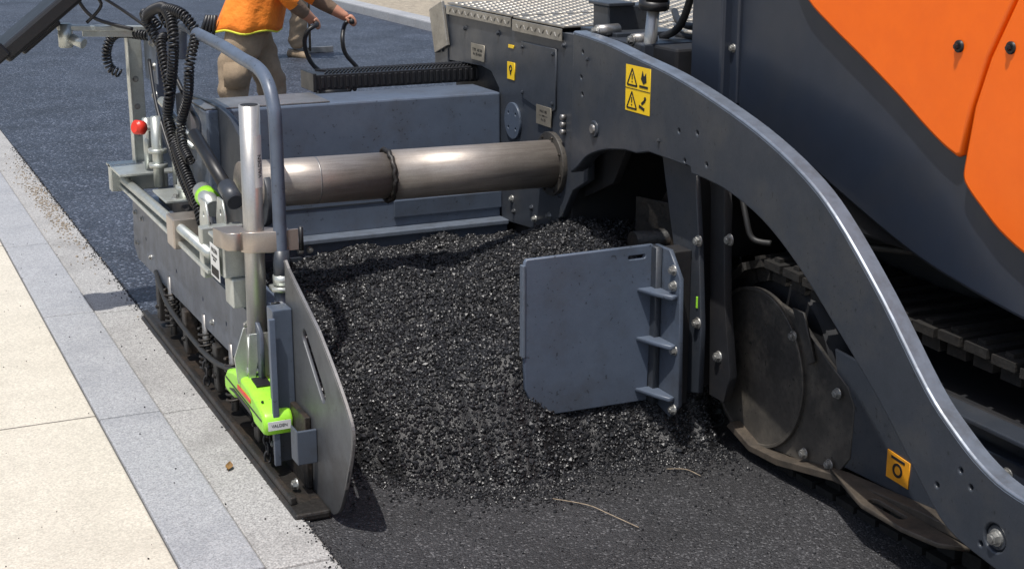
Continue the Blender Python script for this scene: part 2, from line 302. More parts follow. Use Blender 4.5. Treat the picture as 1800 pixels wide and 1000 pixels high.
sticker(4.38,4.215,1.13,1.285,2.455,M['yellow'],PV)
# screed main side plate
sp=[(6.29,1.10),(6.25,1.24),(6.10,1.315),(4.80,1.33),(4.80,.80),(4.92,.74),(5.01,.62),(5.21,.52),(5.57,.49),(5.60,.59),(5.60,1.045),(5.68,1.105),(5.78,1.115),(6.28,1.095)]
plate('screed_side_plate',sp,'X',2.535,2.565,M['dark'],PV,bev=.003,holes=[circ(5.09,.815,.1,32)])
plate('inspection_cover',[(5.37,1.26),(5.06,1.26),(5.06,1.03),(5.13,1.0),(5.37,1.04)],'X',2.527,2.535,M['dark'],PV,bev=.002)
for y,z in [(5.35,1.24),(5.08,1.24),(5.08,1.05),(5.35,1.06)]: bolt((2.527,y,z),'-x',.008,PV,M['dark'],False)
plate('round_cover',circ(5.45,.93,.075,36),'X',2.524,2.535,M['grey'],PV,holes=[circ(5.45+a,.93+b,.007,8) for a,b in [(.035,.03),(-.035,.03),(.035,-.03),(-.035,-.03)]])
plate('rating_plate',[(5.88,1.205),(5.74,1.205),(5.74,1.135),(5.88,1.135)],'X',2.529,2.535,M['plate'],PV)
text('rating_text','TYPE  AB 500\nNr. 0514604',.018,M['ink'],PV,'-x',(2.5285,5.81,1.17))
plate('lifting_label',[(5.51,1.165),(5.44,1.165),(5.44,1.095),(5.51,1.095)],'X',2.531,2.535,M['yellow'],PV,bev=.0005)
plate('small_label',[(5.50,1.235),(5.45,1.235),(5.45,1.222),(5.50,1.222)],'X',2.531,2.535,M['yellow'],PV,bev=.0005)
plate('hook_icon',circ(5.475,1.14,.014,16),'X',2.529,2.5315,M['ink'],PV,holes=[circ(5.475,1.14,.008,12)],bev=.0004)
plate('hook_icon',[(5.48,1.115),(5.47,1.115),(5.47,1.13),(5.48,1.13)],'X',2.529,2.5315,M['ink'],PV,bev=.0004)
plate('info_label',[(5.22,1.03),(5.09,1.03),(5.09,.955),(5.22,.955)],'X',2.523,2.527,M['plate'],PV,bev=.0005)
text('info_text','MAX 180\n---- mm ----\n4 x 25',.016,M['ink'],PV,'-x',(2.5225,5.155,.993))
for i in range(3): cyl('hydraulic_port',(2.515,4.99,.955+.028*i),(2.535,4.99,.955+.028*i),.011,M['steelw'],PV,bev=.002,seg=16)
for y,z in [(5.6,1.27),(5.95,1.26),(5.0,1.28),(4.87,1.25),(4.87,1.1),(4.86,.95),(5.28,.60),(5.45,.55),(5.03,.70),(5.53,.78),(6.2,1.14)]: bolt((2.535,y,z),'-x',.010,PV,M['dark'])
for y,z in [(5.25,.56),(5.12,.60),(5.47,.60)]: bolt((2.535,y,z),'-x',.012,PV)
ring=lambda n,x0,x1,r0,r1,m: plate(n,circ(5.09,.815,r1,40),'X',x0,x1,m,PV,holes=[circ(5.09,.815,r0,40)])
ring('tube_flange',2.515,2.54,.094,.125,M['cover'])
for a in range(8): bolt((2.515,5.09+.11*math.cos(a*.785+.3),.815+.11*math.sin(a*.785+.3)),'-x',.006,PV,M['soot'],False)
def tz(x): return .845-(x-1.3)*.024
cyl('telescopic_tube',(1.84,5.06,tz(1.84)),(2.60,5.09,.815),.092,M['steel'],PV,seg=64,bev=.003)
cyl('telescopic_tube_inner',(1.28,5.04,tz(1.28)),(1.85,5.06,tz(1.85)),.085,M['steel'],PV,seg=64,bev=.003)
cyl('tube_joint',(1.555,5.05,tz(1.555)),(1.560,5.05,tz(1.56)),.0856,M['steelw'],PV,seg=64)
V=[]
for i in range(49):
    a=2*math.pi*i/48; rr=.093+.0025*math.sin(i*2.7)+.002*math.sin(i*5.1); V.append((1.835+.003*math.sin(i*1.9),5.06+rr*math.cos(a),tz(1.84)+rr*math.sin(a)))
tube('scraper_ring',V,.010,M['soot'],PV,seg=8)
# screed box (extension body)
box('extension_body',1.30,2.533,5.58,5.86,.50,1.03,M['greyl'],PV,bev=.008)
box('body_top_cover',1.30,1.80,5.60,5.86,1.031,1.037,M['steelw'],PV,bev=.002)
box('body_lower_panel',2.05,2.533,5.568,5.581,.545,.615,M['grey'],PV,bev=.003)
box('body_seam',1.31,2.05,5.577,5.581,.612,.618,M['dark'],PV,bev=0)
box('body_ledge',1.30,2.535,5.50,5.60,.485,.505,M['edge'],PV,bev=.004)
box('front_wall',1.30,2.535,5.515,5.58,.02,.485,M['grey'],PV,bev=.003)
box('front_wall_strip',1.30,2.535,5.505,5.515,.40,.44,M['dark'],PV,bev=.003)
for x in (1.63,1.67,2.22,2.255): bolt((x,5.515,.462),'-y',.011,PV)
box('screed_rear_body',1.3,5.3,5.93,6.6,.05,.55,M['deep'],PV,bev=.01)
# step grating
box('step_frame',1.84,2.68,5.90,6.06,1.035,1.100,M['black'],PV,bev=.004); box('step_end_cap',1.825,1.84,5.89,6.07,1.03,1.108,M['black'],PV,bev=.003)
for i in range(46):
    x=1.90+i*.0165
    for s in (-1,1): box('step_rib',x-.002,x+.002,5.98+s*.035-.036,5.98+s*.035+.036,1.100,1.107,M['black'],PV,bev=.001,rot=rotm('Z',s*28),seg=1)
for i in range(30): box('step_serration',1.86+i*.027,1.873+i*.027,5.893,5.899,1.045,1.092,M['black'],PV,bev=.002,seg=1)
def tread(name,x0,x1,y0,y1,z,par):
    box(name,x0,x1,y0,y1,z-.008,z,M['tread'],par,bev=.002)
    V=[];F=[]; sx=.034
    for ix in range(int((x1-x0)/sx)):
        for iy in range(int((y1-y0)/sx)):
            cx=x0+sx*(ix+.5);cy=y0+sx*(iy+.5);a=math.radians(45 if (ix+iy)%2 else -45); u=Vector((math.cos(a),math.sin(a)));v=Vector((-u.y,u.x))
            b=len(V)
            for (s,t,h) in [(-.014,0,0),(0,-.005,0),(.014,0,0),(0,.005,0),(-.006,0,.004),(.006,0,.004)]:
                q=u*s+v*t; V.append((cx+q.x,cy+q.y,z+h-.0003))
            F+=[(b,b+1,b+4),(b+1,b+5,b+4),(b+1,b+2,b+5),(b+2,b+3,b+5),(b+3,b+4,b+5),(b+3,b,b+4)]
    npmesh(name+'_pattern',V,F,M['tread'],par,False)
def treadv(name,y0,y1,z0,z1,x,par):
    box(name,x,x+.006,y0,y1,z0,z1,M['tread'],par,bev=.002)
    V=[];F=[]; sx=.034
    for ix in range(int((y1-y0)/sx)):
        for iy in range(max(1,int((z1-z0)/sx))):
            cx=y0+sx*(ix+.5);cy=z0+(z1-z0)/max(1,int((z1-z0)/sx))*(iy+.5);a=math.radians(45 if (ix+iy)%2 else -45); u=Vector((math.cos(a),math.sin(a)));v=Vector((-u.y,u.x)); b=len(V)
            for (s,t,h) in [(-.014,0,0),(0,-.005,0),(.014,0,0),(0,.005,0),(-.006,0,.004),(.006,0,.004)]:
                q=u*s+v*t; V.append((x-h+.0003,cx+q.x,cy+q.y))
            F+=[(b,b+4,b+1),(b+1,b+4,b+5),(b+1,b+5,b+2),(b+2,b+5,b+3),(b+3,b+5,b+4),(b+3,b+4,b)]
    npmesh(name+'_pattern',V,F,M['tread'],par,False)
tread('tread_plate',2.53,3.6,5.46,6.14,1.355,PV); treadv('tread_plate_lip',5.46,6.14,1.305,1.345,2.522,PV)
tread('tread_plate',2.53,3.6,5.00,5.45,1.352,PV); treadv('tread_plate_lip',5.00,5.44,1.295,1.342,2.520,PV)
box('tread_back_lip',2.515,2.53,6.14,6.30,1.14,1.34,M['tread'],PV,bev=.003,rot=rotm('X',-18))
box('tread_back_frame',2.53,3.6,6.14,6.3,1.05,1.33,M['dark'],PV,bev=.005)
tread('tread_plate',2.85,3.6,4.30,4.98,1.35,PV)
box('screed_main_body',2.568,5.3,5.0,6.15,.1,1.33,M['deep'],PV,bev=.01)
box('auger_tunnel_shade_roof',2.60,5.3,4.30,5.0,1.10,1.335,M['deep'],PV,bev=.01)  # cover box below the tread plate, added to shade the tunnel
box('top_bracket',2.60,2.80,4.78,4.90,1.33,1.44,M['dark'],PV,bev=.006); box('top_bracket_cap',2.59,2.70,4.76,4.92,1.44,1.452,M['dark'],PV,bev=.003)
box('top_bracket_base',2.58,2.84,4.68,4.96,1.336,1.352,M['dark'],PV,bev=.003)
for p in [(2.62,4.74,1.36),(2.66,4.55,1.345),(2.60,4.6,1.30)]:
    cyl('hydraulic_coupling',p,(p[0]-.10,p[1]-.02,p[2]),.022,M['steelw'],PV,seg=20,bev=.003); bolt((p[0]-.10,p[1]-.02,p[2]),'-x',.015,PV)
box('coupling_block',2.56,2.80,4.45,4.78,1.25,1.338,M['dark'],PV,bev=.006)
cyl('lift_cylinder_rod',(2.60,4.51,1.15),(2.60,4.45,1.49),.022,M['alu'],PV,seg=32)
cyl('lift_cylinder_barrel',(2.60,4.452,1.475),(2.60,4.36,2.0),.048,M['black'],PV,seg=32,bev=.004)
cyl('lift_cylinder_collar',(2.60,4.456,1.455),(2.60,4.452,1.49),.053,M['black'],PV,seg=32,bev=.004)
tube('hydraulic_hose',[(2.72,4.6,1.34),(2.74,4.5,1.40),(2.75,4.42,1.6),(2.75,4.35,1.9)],.014,M['rubber'],PV,smoothn=6)
tube('hydraulic_hose',[(2.80,4.62,1.34),(2.80,4.45,1.37),(2.79,4.38,1.6),(2.80,4.32,1.9)],.014,M['rubber'],PV,smoothn=6)
tube('hydraulic_hose',[(2.95,4.9,1.40),(2.80,4.6,1.385),(2.78,4.4,1.40),(2.80,4.3,1.5)],.013,M['rubber'],PV,smoothn=6)
tube('red_handle',[(2.9,6.3,1.36),(2.9,6.28,1.42),(3.08,6.28,1.42),(3.08,6.3,1.36)],.012,M['red'],PV)
# body
box('rear_column',2.63,2.80,4.07,4.26,1.10,2.3,M['navy'],PV,bev=.012); box('column_edge',2.665,2.72,4.03,4.08,1.18,2.3,M['navy'],PV,bev=.006)
bolt((2.665,4.055,1.36),'-x',.011,PV)
bp=[(4.15,2.3),(4.16,1.22)]+cr([(4.14,1.19),(3.95,1.145),(3.70,1.065),(3.41,.965),(3.15,.885),(2.95,.845),(2.70,.81),(2.3,.77),(1.6,.74),(.9,.73)],5)+[(.9,2.3)]
plate('body_side_panel',bp,'X',2.68,2.72,M['navy'],PV,bev=.012)
box('body_core',2.72,5.2,.9,4.15,1.0,2.29,M['navy'],PV,bev=.02)
box('operator_canopy_platform',2.85,5.1,2.2,4.2,2.29,2.36,M['dark'],PV,bev=.02)
box('hopper',2.5,5.4,-.9,.85,.55,1.5,M['orange'],PV,bev=.05)
op=cr([(3.72,1.62),(3.65,1.54),(3.52,1.468),(3.38,1.40),(3.22,1.318),(3.10,1.25),(3.02,1.21),(2.965,1.19)],4)
plate('orange_panel',[(3.72,2.2)]+op+[(2.948,1.20),(2.925,1.33),(2.88,1.46),(2.80,1.62),(2.72,1.85),(2.66,2.2)],'X',2.650,2.685,M['orange'],PV,bev=.012)
op2=cr([(2.935,1.175),(2.93,1.13),(2.86,1.075),(2.76,1.015),(2.60,.965),(2.3,.93),(1.6,.90),(1.2,.9)],4)
plate('orange_panel',op2+[(1.2,2.2),(2.65,2.2),(2.71,1.85),(2.79,1.62),(2.87,1.46),(2.913,1.33)],'X',2.648,2.685,M['orange'],PV,bev=.012)
for y,z in [(2.985,1.475),(2.80,1.49)]:
    cyl('panel_lock',(2.642,y,z),(2.66,y,z),.016,M['black'],PV,seg=20,bev=.002); bolt((2.642,y,z),'-x',.008,PV,M['black'],False)
# wheel bay interior
box('chassis',3.08,4.8,.8,4.3,.18,1.05,M['deep'],PV,bev=.01)
box('underbody',2.70,3.1,.8,4.2,.88,1.0,M['deep'],PV,bev=.01)
box('chassis_rear_wall',2.70,5.2,4.18,4.25,.62,1.1,M['deep'],PV,bev=.01)
plate('inner_guide_plate',[(4.28,.98),(4.07,.98),(4.03,.72),(4.0,.45),(4.0,.22),(4.10,.19),(4.13,.5),(4.20,.72)],'X',2.545,2.565,M['dark'],PV,bev=.003)
box('inner_wall',2.566,2.72,4.10,4.14,.20,.95,M['deep'],PV,bev=.004)
plate('support_strut',[(4.06,.97),(3.98,.97),(3.95,.55),(3.90,.30),(3.93,.2),(4.02,.2)],'X',2.60,2.63,M['deep'],PV)
for y,z in [(4.03,.74),(3.93,.76),(4.02,.46),(3.97,.35)]: bolt((2.545 if y>4 else 2.60,y,z),'-x',.015,PV)
box('lock_slot',2.541,2.545,4.022,4.031,.51,.55,M['lime'],PV,bev=.002)
cyl('cross_shaft',(2.62,4.6,.60),(3.9,4.6,.60),.04,M['soot'],PV)
for i in range(14):
    x=2.75+i*.07
    box('auger_flight',x-.004,x+.004,4.6-.14,4.6+.14,.60-.14,.60+.14,M['soot'],PV,bev=.02,rot=rotm('X',i*40)@rotm('Z',18))
for x,y,z,r in [(2.62,4.95,.95,.02),(2.66,4.98,1.0,.014),(2.75,4.97,.9,.018)]: cyl('screed_fitting',(x,y-.03,z),(x,y+.03,z),r,M['steelw'],PV,seg=16)
plate('screed_hanger',[(4.95,1.1),(4.62,1.1),(4.60,.98),(4.72,.80),(4.95,.70)],'X',2.60,2.63,M['deep'],PV)
tube('bay_hose',[(2.70,4.05,.95),(2.69,3.98,.82),(2.70,3.95,.75),(2.74,3.9,.74)],.010,M['rubber'],PV,smoothn=6)
tube('bay_hose',[(2.72,4.0,.90),(2.75,3.8,.80),(2.78,3.5,.82),(2.80,3.2,.86)],.012,M['rubber'],PV,smoothn=6)
# track unit
def track_unit(x0,x1,par):
    yc,zc,R=3.87,.340,.330; yf=1.3
    L1=yc-yf; per=2*L1+2*math.pi*R; n=int(per/.105)
    bm=bmesh.new()
    for i in range(n):
        s=i*per/n
        if s<L1: y,z,a=yf+s,zc-R,0
        elif s<L1+math.pi*R: t=(s-L1)/R; y,z,a=yc+R*math.sin(t),zc-R*math.cos(t),t
        elif s<2*L1+math.pi*R: y,z,a=yc-(s-L1-math.pi*R),zc+R-.018*math.sin((s-L1-math.pi*R)/L1*9.4)**2,math.pi
        else: t=(s-2*L1-math.pi*R)/R; y,z,a=yf-R*math.sin(t),zc+R*math.cos(t),math.pi+t
        a+=random.uniform(-.03,.03)
        for (w,h,off) in [(.088,.026,-.012),(.030,.016,.006)]:
            g=bmesh.ops.create_cube(bm,size=1)['verts']
            bmesh.ops.scale(bm,vec=(x1-x0-(0 if h>.02 else .04),w,h),verts=g)
            bmesh.ops.translate(bm,vec=(0,0,-off-.012),verts=g)
            bmesh.ops.rotate(bm,cent=(0,0,0),matrix=Matrix.Rotation(a,3,'X'),verts=g)
            bmesh.ops.translate(bm,vec=((x0+x1)/2,y,z),verts=g)
        for dx in (-.12,-.05,.04):
            g=bmesh.ops.create_cube(bm,size=1)['verts']; bmesh.ops.scale(bm,vec=(.03,.075,.05),verts=g); bmesh.ops.translate(bm,vec=(dx,0,.035),verts=g)
            bmesh.ops.rotate(bm,cent=(0,0,0),matrix=Matrix.Rotation(a,3,'X'),verts=g); bmesh.ops.translate(bm,vec=((x0+x1)/2,y,z),verts=g)
    finish(bm,'track_chain',M['track'],par)
    for y in (yc,yf): cyl('track_wheel',(x0+.05,y,zc),(x1-.05,y,zc),.285,M['deep'],par,seg=48,bev=.01)
    for i in range(6): cyl('track_roller',(x0+.05,3.3-i*.33,.15),(x1-.05,3.3-i*.33,.15),.08,M['deep'],par,seg=24)
    box('track_frame',x0+.02,x1-.03,yf+.1,3.45,.20,.50,M['deep'],par,bev=.01)
track_unit(2.725,3.06,PV); track_unit(4.85,5.15,PV)
cy,cz=3.895,.322
plate('wheel_cover',circ(cy,cz,.268,64),'X',2.700,2.722,M['cover'],PV,bev=.004)
plate('wheel_cover_rim',circ(cy,cz,.271,64),'X',2.692,2.701,M['cover'],PV,holes=[circ(cy,cz,.259,64)],bev=.002)
plate('wheel_cover_plate',[(3.80,.57),(3.70,.555),(3.52,.45),(3.42,.40),(3.385,.35),(3.39,.18),(3.45,.105),(3.80,.065)],'X',2.708,2.724,M['cover'],PV,bev=.003)
plate('cover_gusset',[(3.70,.58),(3.64,.58),(3.57,.44),(3.60,.42)],'X',2.690,2.700,M['cover'],PV,bev=.003)
for y,z in [(3.69,.49),(3.45,.375),(3.60,.125),(3.47,.135)]: bolt((2.694,y,z),'-x',.013,PV)
plate('frame_side_plate',[(3.50,.50),(2.9,.47),(1.3,.45),(1.3,.20),(3.0,.16),(3.42,.14)],'X',2.712,2.724,M['dark'],PV,bev=.004)
box('frame_step',2.64,2.72,1.4,3.05,.50,.515,M['dark'],PV,bev=.004); box('frame_beam',2.67,2.711,1.4,2.95,.36,.44,M['navy'],PV,bev=.006)
for y in (2.95,2.7,2.45,2.2): bolt((2.67,y,.40),'-x',.014,PV)
plate('guard_strap',[(4.0,.085),(3.86,.042),(3.70,.050),(3.40,.110),(3.0,.145),(2.6,.16),(2.6,.185),(3.0,.172),(3.40,.135),(3.70,.075),(3.86,.065),(3.98,.105)],'X',2.66,2.711,M['clay'],PV,bev=.003)
plate('guard_foot_plate',[(2.66,3.42),(2.66,2.80),(2.60,2.86),(2.575,2.98),(2.575,3.16),(2.60,3.24)],'Z',.135,.150,M['clay'],PV,bev=.003,holes=[slot((2.622,3.16),(2.622,3.04),.016)])
plate('track_label',[(3.22,.275),(3.12,.265),(3.12,.185),(3.22,.19)],'X',2.7085,2.7125,M['amber'],PV,bev=.0005)
plate('track_label_icon',circ(3.17,.225,.022,20),'X',2.707,2.709,M['ink'],PV,holes=[circ(3.17,.225,.014,16)],bev=.0004)
plate('track_label_icon',[(3.20,.256),(3.14,.252),(3.14,.260),(3.20,.264)],'X',2.707,2.709,M['ink'],PV,bev=.0004)
# deflector plate
dp=[(1.968,.699),(1.976,.709),(2.440,.712),(2.449,.702),(2.433,.162),(2.06,.166),(2.0,.20),(1.971,.27),(1.964,.4475)]
plate('deflector_plate',dp,'Y',4.15,4.168,M['greyl'],PV,bev=.004,holes=[slot((2.355,.674),(2.407,.674),.006)])
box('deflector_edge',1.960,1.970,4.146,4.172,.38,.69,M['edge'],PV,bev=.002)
plate('deflector_flange',[(4.17,.707),(4.077,.707),(4.005,.624),(3.99,.188),(4.046,.131),(4.17,.162)],'X',2.461,2.477,M['grey'],PV,bev=.003)
plate('deflector_hinge',[(4.17,.707),(4.118,.707),(4.118,.162),(4.17,.162)],'X',2.436,2.460,M['dark'],PV,bev=.003)
for z in (.551,.380,.198): plate('gusset',[(2.385,4.149),(2.460,4.149),(2.460,4.015),(2.438,4.015)],'Z',z,z+.016,M['greyl'],PV,bev=.003)
for y,z in [(4.045,.645),(4.04,.593),(4.025,.375),(4.02,.168)]: bolt((2.461,y,z),'-x',.014,PV)
box('deflector_mount',2.478,2.545,4.07,4.16,.16,.70,M['deep'],PV,bev=.004)

# ------------------------------------------------------------------ end gate assembly
EG=empty('end_gate'); EG.parent=PV
npg=[(4.43,.72),(4.40,.70)]+cr([(4.10,.58),(3.95,.49),(3.83,.40),(3.80,.35),(3.815,.28),(3.88,.15),(3.94,.06),(4.0,.02)],4)+[(4.15,.005),(6.3,.005),(6.3,.25),(4.45,.25)]
plate('gate_nose_plate',npg,'X',1.255,1.267,M['nose'],EG,bev=.002,holes=[slot((4.235,.520),(4.07,.385),.026)])
V=[];F=[]
ed=[(4.43,.72),(4.40,.70)]+cr([(4.10,.58),(3.95,.49),(3.83,.40),(3.80,.35),(3.815,.28),(3.88,.15)],4)
for a,b in ed:
    for x,o in ((1.2545,.006),(1.2565,-.001),(1.2645,-.0015)): V.append((x,a+o,b-o*.6))
for i in range(len(ed)-1):
    for k in range(2): F.append((i*3+k,i*3+k+1,i*3+k+4,i*3+k+3))
npmesh('gate_nose_worn_edge',V,F,M['steelw'],EG,False)
box('gate_skid',1.14,1.254,4.02,6.35,.003,.03,M['soot'],EG,bev=.008)
box('gate_skid_wall',1.235,1.254,4.2,6.35,.03,.27,M['soot'],EG,bev=.004)
box('gate_skid_rail',1.15,1.17,4.1,6.35,.03,.055,M['soot'],EG,bev=.004)
plate('gate_side_panel',[(6.66,.49),(4.62,.49),(4.55,.45),(4.55,.27),(6.62,.22),(6.70,.27)],'X',1.195,1.21,M['grey'],EG,bev=.003,holes=[circ(y,.36,.008,10) for y in (5.0,5.35,5.8,6.4)])
box('gate_top_flange',1.20,1.34,4.62,6.68,.478,.492,M['greyl'],EG,bev=.003)
box('gate_inner_wall',1.30,1.34,4.62,6.6,.1,.49,M['deep'],EG,bev=.003)
for y,z in [(6.6,.44),(6.6,.30),(6.45,.44),(6.3,.30),(4.7,.44),(4.7,.31),(5.2,.31)]: bolt((1.195,y,z),'-x',.010,EG)
for y in (4.95,5.35,5.95):
    cyl('gate_spring_guide',(1.20,y,.05),(1.20,y,.3),.014,M['steelw'],EG,seg=16)
    P=[(1.20+.028*math.cos(t*.6),y+.028*math.sin(t*.6),.08+.0021*t) for t in range(80)]; tube('gate_spring',P,.005,M['soot'],EG,seg=6)
for y in (4.6,5.15,5.65,6.15):
    box('gate_hanger',1.18,1.235,y-.03,y+.03,.06,.24,M['soot'],EG,bev=.006); bolt((1.18,y,.12),'-x',.009,EG,M['soot'])
for y0 in (5.25,4.42):
    for i in range(4):
        z=.16-.03*i; P=[(1.17+(.011*math.cos(t) if i%2 else 0),y0+(0 if i%2 else .011*math.cos(t)),z+.02*math.sin(t)) for t in np.linspace(0,2*math.pi,17)]; tube('chain_link',P,.004,M['deep'],EG,seg=6)
tube('gate_hose',[(1.19,6.2,.26),(1.17,5.9,.20),(1.18,5.5,.16),(1.17,5.1,.19),(1.19,4.8,.24)],.010,M['rubber'],EG,smoothn=6)
box('gate_front_post',1.19,1.254,4.36,4.43,.07,.58,M['grey'],EG,bev=.004); box('gate_front_post_rib',1.17,1.19,4.33,4.345,.07,.56,M['greyl'],EG,bev=.002)
box('gate_tab',1.19,1.254,4.14,4.152,.14,.25,M['grey'],EG,bev=.003); box('gate_tab',1.19,1.196,4.14,4.21,.14,.25,M['grey'],EG,bev=.002)
bolt((1.2,4.20,.055),'-x',.014,EG); bolt((1.19,4.40,.12),'-x',.011,EG)
cyl('gate_post_cap',(1.285,4.57,.585),(1.285,4.57,.60),.045,M['galv'],EG,seg=6); cyl('gate_post_nut',(1.285,4.57,.60),(1.285,4.57,.64),.03,M['galv'],EG,seg=24,bev=.004)
cyl('gate_post_tube',(1.285,4.57,.25),(1.285,4.57,.585),.028,M['grey'],EG)
hp=[(1.285,4.57,.62),(1.285,4.57,.9),(1.285,4.57,1.12),(1.285,4.585,1.19),(1.285,4.64,1.255),(1.285,4.75,1.29),(1.285,4.95,1.30),(1.285,5.2,1.315),(1.285,5.6,1.325),(1.285,5.75,1.335),(1.285,5.82,1.33),(1.285,5.86,1.29),(1.285,5.87,1.2)]
tube('bent_handrail',hp,.022,M['greyl'],EG,seg=20,smoothn=8)
tube('handrail_lower',[(1.285,4.57,.72),(1.285,4.57,.60)],.027,M['dark'],EG,seg=20)
cyl('sensor_pole',(1.21,4.63,.41),(1.21,4.60,1.195),.0335,M['alu'],EG,seg=40); cyl('sensor_pole_bore',(1.21,4.60,1.18),(1.21,4.5999,1.1965),.028,M['deep'],EG,seg=32)
lp=[]
for (x,y,r,a0,a1) in [(1.208,4.617,.045,90,270),(1.285,4.585,.033,-90,90)]:
    for i in range(13): a=math.radians(a0+(a1-a0)*i/12); lp.append((x+r*math.cos(a),y+r*math.sin(a)))
plate('pole_clamp',lp,'Z',.715,.785,M['stain'],EG,bev=.002)
box('pole_clamp_tail',1.31,1.345,4.565,4.572,.715,.785,M['stain'],EG,bev=.001); cyl('pole_clamp_cable',(1.355,4.57,.71),(1.355,4.57,.79),.008,M['black'],EG,seg=12)
plate('pole_clamp_arm',[(1.10,4.72),(1.18,4.72),(1.20,4.66),(1.16,4.60),(1.12,4.62)],'Z',.72,.78,M['stain'],EG)
V=[];F=[]
for i in range(9):
    a=math.radians(-88+8*i)
    for z in (.93,1.10): V.append((1.21+.0342*math.cos(a),4.607+.0342*math.sin(a)-(z-.93)*.03,z))
for i in range(8): F.append((2*i,2*i+2,2*i+3,2*i+1))
npmesh('pole_label',V,F,M['white'],EG)
text('pole_text','VALDEN',.020,M['ink'],EG,'-y',(0,0,0))
bpy.data.objects['pole_text'].data.transform(Matrix.Translation((1.2285,4.5725,1.0))@Matrix.Rotation(math.radians(30),4,'Z')@Matrix.Rotation(math.radians(-90),4,'Y'))
box('clamp_block',1.13,1.24,4.72,4.86,.60,.72,M['galv'],EG,bev=.006); box('clamp_block_top',1.12,1.25,4.70,4.88,.72,.732,M['galv'],EG,bev=.003)
for y in (4.75,4.83): bolt((1.19,y,.732),'z',.012,EG)
box('clamp_block_lower',1.15,1.23,4.70,4.80,.50,.60,M['galv'],EG,bev=.005)
box('id_label',1.1185,1.1205,4.735,4.855,.585,.70,M['white'],EG,bev=.0003)
text('id_text','VALDEN',.022,M['ink'],EG,'-x',(1.1175,4.795,.682)); text('id_text','Rahmennummer\n0514604',.011,M['ink'],EG,'-x',(1.1175,4.795,.655))
for i in range(11): box('id_barcode',1.1165,1.1182,4.745+i*.009,4.745+i*.009+.003*(1+i%2),.595,.625,M['ink'],EG,bev=0)
for x,z in ((1.13,.645),(1.175,.60)):
    tube('slide_rail',[(x,4.9,z),(x,6.62,z-.03)],.019,M['galv'],EG,seg=20)
box('slide_rail_profile',1.115,1.19,4.9,6.6,.575,.59,M['galv'],EG,bev=.003)
box('slide_end_block',1.08,1.33,6.50,6.56,.56,.68,M['galv'],EG,bev=.006); box('slide_end_plate',1.08,1.33,6.28,6.60,.665,.677,M['galv'],EG,bev=.003)
box('slide_carriage',1.10,1.23,5.35,5.47,.56,.675,M['stain'],EG,bev=.006); box('slide_carriage',1.12,1.27,4.98,5.03,.54,.72,M['galv'],EG,bev=.005)
box('carriage_foot',1.15,1.30,5.7,5.95,.66,.67,M['galv'],EG,bev=.003)
for (x,y) in ((1.20,5.75),(1.25,5.9)): bolt((x,y,.67),'z',.012,EG)
for (x,y,z0,z1,r) in [(1.20,6.05,.66,.95,.022),(1.24,5.75,.66,.78,.03),(1.22,6.35,.66,.90,.018),(1.26,6.0,.66,.88,.014)]: cyl('spindle',(x,y,z0),(x,y,z1),r,M['galv'],EG,seg=24,bev=.003)
for (x,y,z) in [(1.20,6.05,.74),(1.24,5.75,.70),(1.20,6.05,.80)]: cyl('spindle_collar',(x,y,z),(x,y,z+.018),.04,M['galv'],EG,seg=6)
box('upright_channel',1.19,1.26,6.55,6.565,.66,1.24,M['galv'],EG,bev=.003); box('upright_channel_side',1.19,1.196,6.50,6.55,.66,1.24,M['galv'],EG,bev=.002)
box('upright_post',1.27,1.34,6.35,6.41,.66,1.28,M['greyl'],EG,bev=.005); box('upright_post_side',1.26,1.265,6.25,6.50,1.05,1.28,M['greyl'],EG,bev=.002)
for z in (1.22,1.12,1.0): bolt((1.26,6.3,z),'-x',.014,EG)
for z in (.80,.92,1.04): bolt((1.225,6.55,z),'-y',.010,EG)
box('panel_arm',.90,1.30,6.44,6.48,1.262,1.285,M['galv'],EG,bev=.004,rot=rotm('Y',3)); box('panel_arm_web',1.0,1.30,6.45,6.47,1.235,1.262,M['galv'],EG,bev=.003,rot=rotm('Y',3))
cyl('panel_knuckle',(.93,6.46,1.20),(.93,6.46,1.30),.03,M['galv'],EG,seg=24,bev=.004); cyl('panel_knuckle_knob',(.95,6.42,1.24),(.99,6.38,1.22),.022,M['galv'],EG,seg=12)
box('control_panel',.62,1.02,6.33,6.58,1.275,1.345,M['black'],EG,bev=.015,rot=rotm('Y',-38)); box('control_panel_back',.72,.92,6.36,6.55,1.245,1.27,M['black'],EG,bev=.01,rot=rotm('Y',-38))
box('control_panel_hood',.60,.68,6.31,6.60,1.165,1.235,M['black'],EG,bev=.01,rot=rotm('Y',-38))
cyl('red_knob',(1.20,6.30,.865),(1.155,6.28,.875),.030,M['red'],EG,seg=24,bev=.006); cyl('red_knob_stem',(1.27,6.33,.85),(1.19,6.30,.866),.012,M['galv'],EG,seg=16)
cyl('clamp_lever',(1.22,6.0,1.02),(1.24,5.62,.94),.018,M['galv'],EG,r2=.008,seg=16,bev=.002); cyl('clamp_lever',(1.22,5.9,.93),(1.24,5.55,.90),.016,M['galv'],EG,r2=.01,seg=16,bev=.002)
cyl('actuator',(1.22,5.45,.97),(1.24,5.05,.83),.024,M['black'],EG,seg=24,bev=.004); cyl('actuator_tip',(1.24,5.08,.84),(1.245,4.98,.80),.032,M['dark'],EG,seg=24,bev=.004)
cyl('lime_ring',(1.22,5.34,.76),(1.23,5.28,.745),.040,M['lime'],EG,seg=32,bev=.006); cyl('lime_ring_core',(1.22,5.38,.77),(1.22,5.20,.735),.034,M['galv'],EG,seg=24,bev=.004)
for x in (1.15,1.21): plate('fork_bracket',[(5.12,.62),(5.02,.62),(5.0,.74),(5.03,.80),(5.10,.80),(5.13,.72)],'X',x,x+.008,M['galv'],EG,holes=[circ(5.06,.75,.012,14)])
